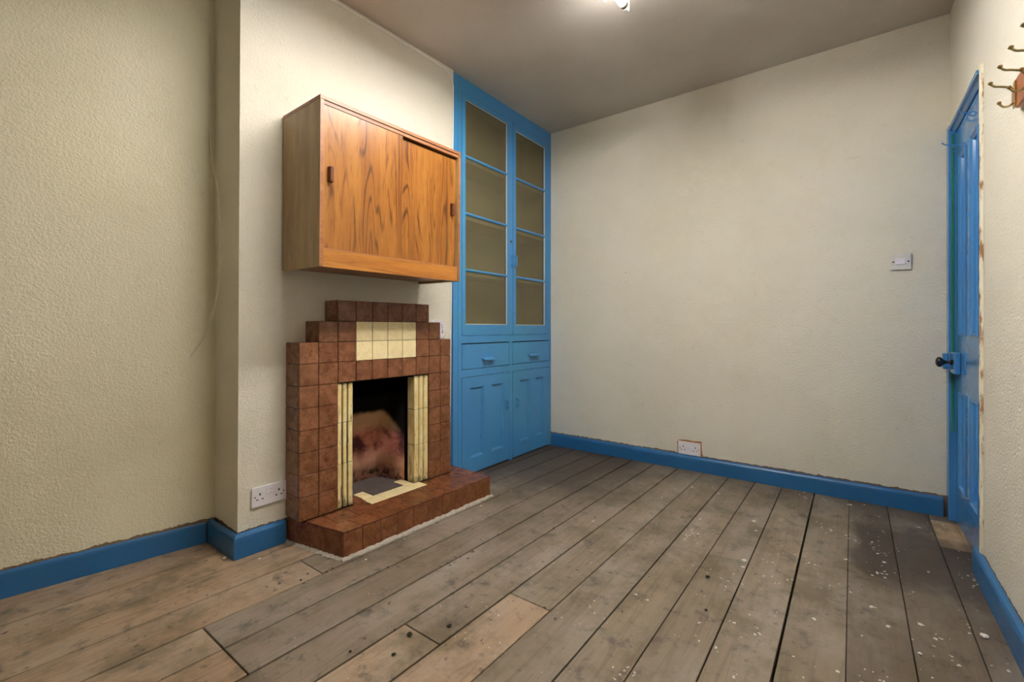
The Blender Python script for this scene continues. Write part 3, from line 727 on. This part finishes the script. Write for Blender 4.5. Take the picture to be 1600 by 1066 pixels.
# flaking plaster arris beside the doorway
bm = bmesh.new(); random.seed(5); N = 48; prev = None
for k in range(N + 1):
    z = 0.10 + (DZ - 0.10) * k / N; j = random.uniform(-.0008, .0008)
    x = RIGHT_X; yb = DY0 + 0.001
    pr = [(x + .05, yb + .003 + j), (x + .004, yb + .004 + j), (x - .006 + j, yb - .002 + j), (x - .008 + j, yb - .012), (x - .006, yb - .026), (x - .0005, yb - .042)]
    ring_ = [bm.verts.new((a, b, z)) for a, b in pr]
    if prev:
        for i in range(len(pr) - 1): bm.faces.new((prev[i], prev[i + 1], ring_[i + 1], ring_[i]))
    prev = ring_
o = obj('trim_1', bm, 'flaking_edge', smooth=True); tag(o, 'flaking plaster edge beside the blue door', 'trim', kind='structure')

# ---------------------------------------------------------------- electrical fittings
def double_socket(name, label, loc, rot, crop=False):
    s = thing(name, label, 'socket', loc, rot, None)
    h = 0.086
    obj('faceplate', box(0.0, 0.009, -0.073, 0.073, -h / 2, h / 2), 'white_plastic', s, bevel=.002, seg=2)
    for sd in (-1, 1):
        for (y, z, a, b) in ((0.040, 0.010, .0028, .005), (0.029, -.012, .0042, .0022), (0.051, -.012, .0042, .0022)):
            obj('pin_hole', box(0.0085, 0.0094, sd * y - a, sd * y + a, z - b, z + b), 'black_hole', s)
        obj('rocker_switch', prism(bmesh.new(), [(0.009, -.010), (0.0125, -.010), (0.0105, 0.0), (0.0115, .010), (0.009, .010)], sd * .008 - .0055, sd * .008 + .0055, 'y'), 'white_plastic', s, loc=(0, 0, 0.018))
        obj('screw', tube([(0.0086, sd * .0603, 0), (0.0096, sd * .0603, 0)], 0.0033, n=10), 'screw_metal', s)
    return s
double_socket('double_socket', 'white double socket on the chimney breast beside the fireplace', cw(0.0005, -0.048, 0.236), (0, 0.014, PHI))
s2 = double_socket('double_socket', 'white double socket sitting on top of the skirting board', (-0.890, BACK_Y - 0.0005, 0.1445), (0, 0, -PI / 2))
bm = prism(bmesh.new(), [(-.080, -.043), (-.082, .036), (-.070, .050), (-.02, .056), (.03, .053), (.078, .058), (.081, .0), (.085, -.03), (.095, -.043)], 0.0, 0.0012, 'x')
o = obj('plaster_patch', bm, 'raw_plaster', s2); o['label'] = 'bare plaster patch round the socket'
sw = thing('light_switch', 'white square switch plate near the blue door', 'switch', (0.207, BACK_Y - .0005, 1.323), (0, 0, -PI / 2))
obj('faceplate', box(0, 0.010, -.043, .043, -.043, .043), 'aged_plastic', sw, bevel=.002, seg=2)
obj('raised_plate', box(0.0095, 0.0115, -.022, .022, -.016, .018), 'white_plastic', sw, bevel=.0008, seg=1)
for y in (-.011, .011):
    obj('rocker_switch', prism(bmesh.new(), [(0.0115, -.012), (0.016, -.012), (0.0135, 0.0), (0.0145, .012), (0.0115, .012)], y - .006, y + .006, 'y'), 'white_plastic', sw)
for y in (-.031, .031):
    obj('screw', tube([(0.0095, y, 0), (0.0112, y, 0)], 0.004, n=10), 'black_hole', sw)
# rounded outlet half hidden behind the stepped tiles
rs = thing('round_outlet', 'rounded white outlet plate tucked behind the stepped tiles', 'outlet', cw(0.0005, 0.925, 0.962), (0, 0.014, PHI))
pr = []
for k in range(28):
    a = 2 * PI * k / 28; pr.append((math.copysign(abs(math.cos(a)) ** .6, math.cos(a)) * 0.060, math.copysign(abs(math.sin(a)) ** .6, math.sin(a)) * 0.056))
obj('backplate', prism(bmesh.new(), pr, 0, 0.014, 'x'), 'white_plastic', rs, bevel=.003, seg=2)
for (y, z) in ((.028, .022), (.032, .008), (.034, -.008), (.030, -.022), (.036, -.02)):
    obj('vent_hole', box(0.0136, 0.0146, y - .0025, y + .0025, z - .004, z + .004), 'black_hole', rs)

# ---------------------------------------------------------------- cables
pts = [cw(0.006, CY0 + 0.02, CEIL - .022), cw(0.006, 0.3, CEIL - .020), cw(0.006, 0.7, CEIL - .022), cw(0.006, 0.93, CEIL - .026), cw(0.006, 0.998, CEIL - .045), cw(0.006, 1.030, CEIL - .09), cw(0.006, 1.036, CEIL - .2), cw(0.006, 1.036, 1.6),
       cw(0.006, 1.036, 1.0), cw(0.007, 1.035, 0.5), cw(0.007, 1.036, 0.13)]
cb1 = obj('electric_cable', tube(smooth_path(pts, 6), 0.0048, n=8), 'cable_white', smooth=True)
tag(cb1, 'white cable clipped along the ceiling edge and down beside the cupboard', 'cable')
pts = [cw(0.006, 1.025, 0.95), cw(0.006, 1.025, 0.7), cw(0.006, 1.025, 0.45), cw(0.012, 1.026, 0.30), cw(0.008, 1.025, 0.17)]
c2 = obj('loose_cable', tube(smooth_path(pts, 6), 0.0042, n=8), 'cable_white', smooth=True)
tag(c2, 'second white cable with red end beside the fireplace tiles', 'cable')
obj('red_end', tube([cw(0.008, 1.025, 0.17), cw(0.008, 1.025, 0.13)], 0.0055, n=8), 'red_tape', c2)
def on_side(x_frac, z, off=0.010):                # point on the side of the chimney breast: x_frac 0 = recess corner, 1 = front arris
    c = cw(0, CY0, z); cx = ca.x + (c.x - ca.x) * x_frac; return Vector((cx, c.y - off - .002, z))
pts = [on_side(.06, 2.30), on_side(.07, 2.10), on_side(.08, 1.85), on_side(.20, 1.70), on_side(.34, 1.60), on_side(.42, 1.48), on_side(.46, 1.38), on_side(.44, 1.27), on_side(.36, 1.10, .014), on_side(.14, 0.95, .03),
       Vector((alx(0.75) + .012, 0.75, 0.85)), Vector((alx(0.71) + .010, 0.71, 0.76))]
c3 = obj('hanging_cable', tube(smooth_path(pts, 6), 0.0032, n=8), 'cable_grey', smooth=True)
tag(c3, 'thin loose grey cable hanging in the corner of the recess', 'cable')

# ---------------------------------------------------------------- hook rail on the right wall
hr = thing('hook_rail', 'varnished wooden rail with brass coat hooks on the right wall', 'coat rack', (RIGHT_X - .0005, 1.5, 1.655))
pr = [(-.30, -.045), (.44, -.045), (.478, -.030), (.492, -.005), (.486, .020), (.462, .045), (-.30, .045)]
obj('backboard', prism(bmesh.new(), pr, -0.018, 0.0, 'x'), 'varnished_wood', hr, bevel=.004, seg=2)
def brass_hook():
    bm = bmesh.new()
    box(-.0215, -.0185, -.010, .010, -.040, .036, bm)
    bm2 = tube(smooth_path([(-.020, 0, .012), (-.030, 0, .022), (-.048, 0, .030), (-.060, 0, .034), (-.068, 0, .042)], 4), .0032, bm, 8)
    tube([(-.068, 0, .042), (-.0695, 0, .046), (-.070, 0, .050)], 1, bm, 8, True, [.004, .0065, .004])
    tube(smooth_path([(-.020, 0, -.022), (-.030, 0, -.032), (-.042, 0, -.032), (-.050, 0, -.022)], 4), .0030, bm, 8)
    tube([(-.050, 0, -.022), (-.0515, 0, -.018), (-.052, 0, -.014)], 1, bm, 8, True, [.0035, .0058, .0035])
    return mesh_of('hook', bm, 'brass')
hk = brass_hook()
for y in (0.445, 0.335, 0.225, 0.115, 0.005, -.105, -.215):
    o = bpy.data.objects.new('hook', hk); o.location = (0, y, 0); link(o, hr)

# ---------------------------------------------------------------- twin fluorescent ceiling light
FX, FY0, FY1 = -0.775, 0.80, 2.03
cl = thing('ceiling_light', 'lit twin-tube fluorescent batten on the ceiling', 'ceiling light', (FX, (FY0 + FY1) / 2, CEIL))
hl = (FY1 - FY0) / 2
obj('batten_body', box(-.045, .045, -hl + .06, hl - .06, -.075, -.0005), 'white_metal', cl, bevel=.003, seg=1)
for s in (-1, 1):
    pr = [(s * .046, -.050), (s * .046, -.054), (s * .10, -.060), (s * .128, -.121), (s * .131, -.120), (s * .103, -.057)]
    obj('reflector_wing', prism(bmesh.new(), pr, -hl + .12, hl - .12, 'y'), 'white_metal', cl)
    for e_ in (-1, 1):
        obj('lamp_holder', box(s * .075 - .014, s * .075 + .014, e_ * (hl - .012) - .012, e_ * (hl - .012) + .012, -.125, -.058), 'white_metal', cl, bevel=.004, seg=1)
        obj('end_cap', tube([(s * .075, e_ * (hl - .026), -.105), (s * .075, e_ * (hl - .046), -.105)], .0185, n=16), 'screw_metal', cl)
    obj('fluorescent_tube', tube([(s * .075, -hl + .0465, -.105), (s * .075, hl - .0465, -.105)], .0180, n=16), 'lit_tube', cl, True)

# ---------------------------------------------------------------- litter on the floor
def lump(r, seed, squash=0.5):
    rd = random.Random(seed); bm = bmesh.new(); bmesh.ops.create_icosphere(bm, subdivisions=1, radius=r)
    for v in bm.verts:
        k = rd.uniform(.7, 1.25); v.co *= k; v.co.z *= squash
    mz = min(v.co.z for v in bm.verts)
    for v in bm.verts: v.co.z -= mz
    return bm
CR = [(-2.10, 0.79, .009, 'at the corner of the chimney breast skirting'), (-1.985, 0.88, .006, 'below the double socket'), (-1.62, 1.14, .005, 'by the outer hearth corner'),
      (-1.64, 1.36, .004, 'along the front of the hearth'), (-1.61, 1.86, .006, 'by the hearth end near the cupboard'), (0.33, 2.02, .010, 'against the skirting near the hook rail'),
      (0.24, 2.42, .005, 'on the dark-stained boards by the door'), (-1.62, 2.14, .005, 'before the panelled cupboard doors'), (0.16, 1.80, .006, 'on the dark board away from walls')]
for k, (x, y, r, wh) in enumerate(CR):
    o = obj('plaster_crumb', lump(r, k), 'plaster_white', loc=(x, y, 0.0005))
    tag(o, 'white plaster crumb ' + wh, 'plaster crumb', 'plaster crumbs on the floor')
LF = [(-1.115, 0.945, .010, 'at the end joint of the pale board'), (-1.085, 0.86, .007, 'in the middle of the pale board'), (-1.045, 1.05, .009, 'on the grey board past the end joint'),
      (-1.69, 0.90, .006, 'on the tan boards before the hearth corner'), (-1.67, 1.02, .005, 'touching the mortar at the hearth corner'), (-0.45, 1.86, .010, 'on the board between two dark gaps'),
      (-0.40, 1.64, .006, 'beside the widest floor gap'), (-1.20, 0.79, .006, 'on the edge of the pale board')]
for k, (x, y, r, wh) in enumerate(LF):
    o = obj('leaf_fragment', lump(r, 40 + k, .35), 'leaf_litter', loc=(x, y, 0.0005)); o.rotation_euler = (0, 0, k)
    tag(o, 'dark leaf scrap ' + wh, 'leaf scrap', 'leaf scraps on the floor')
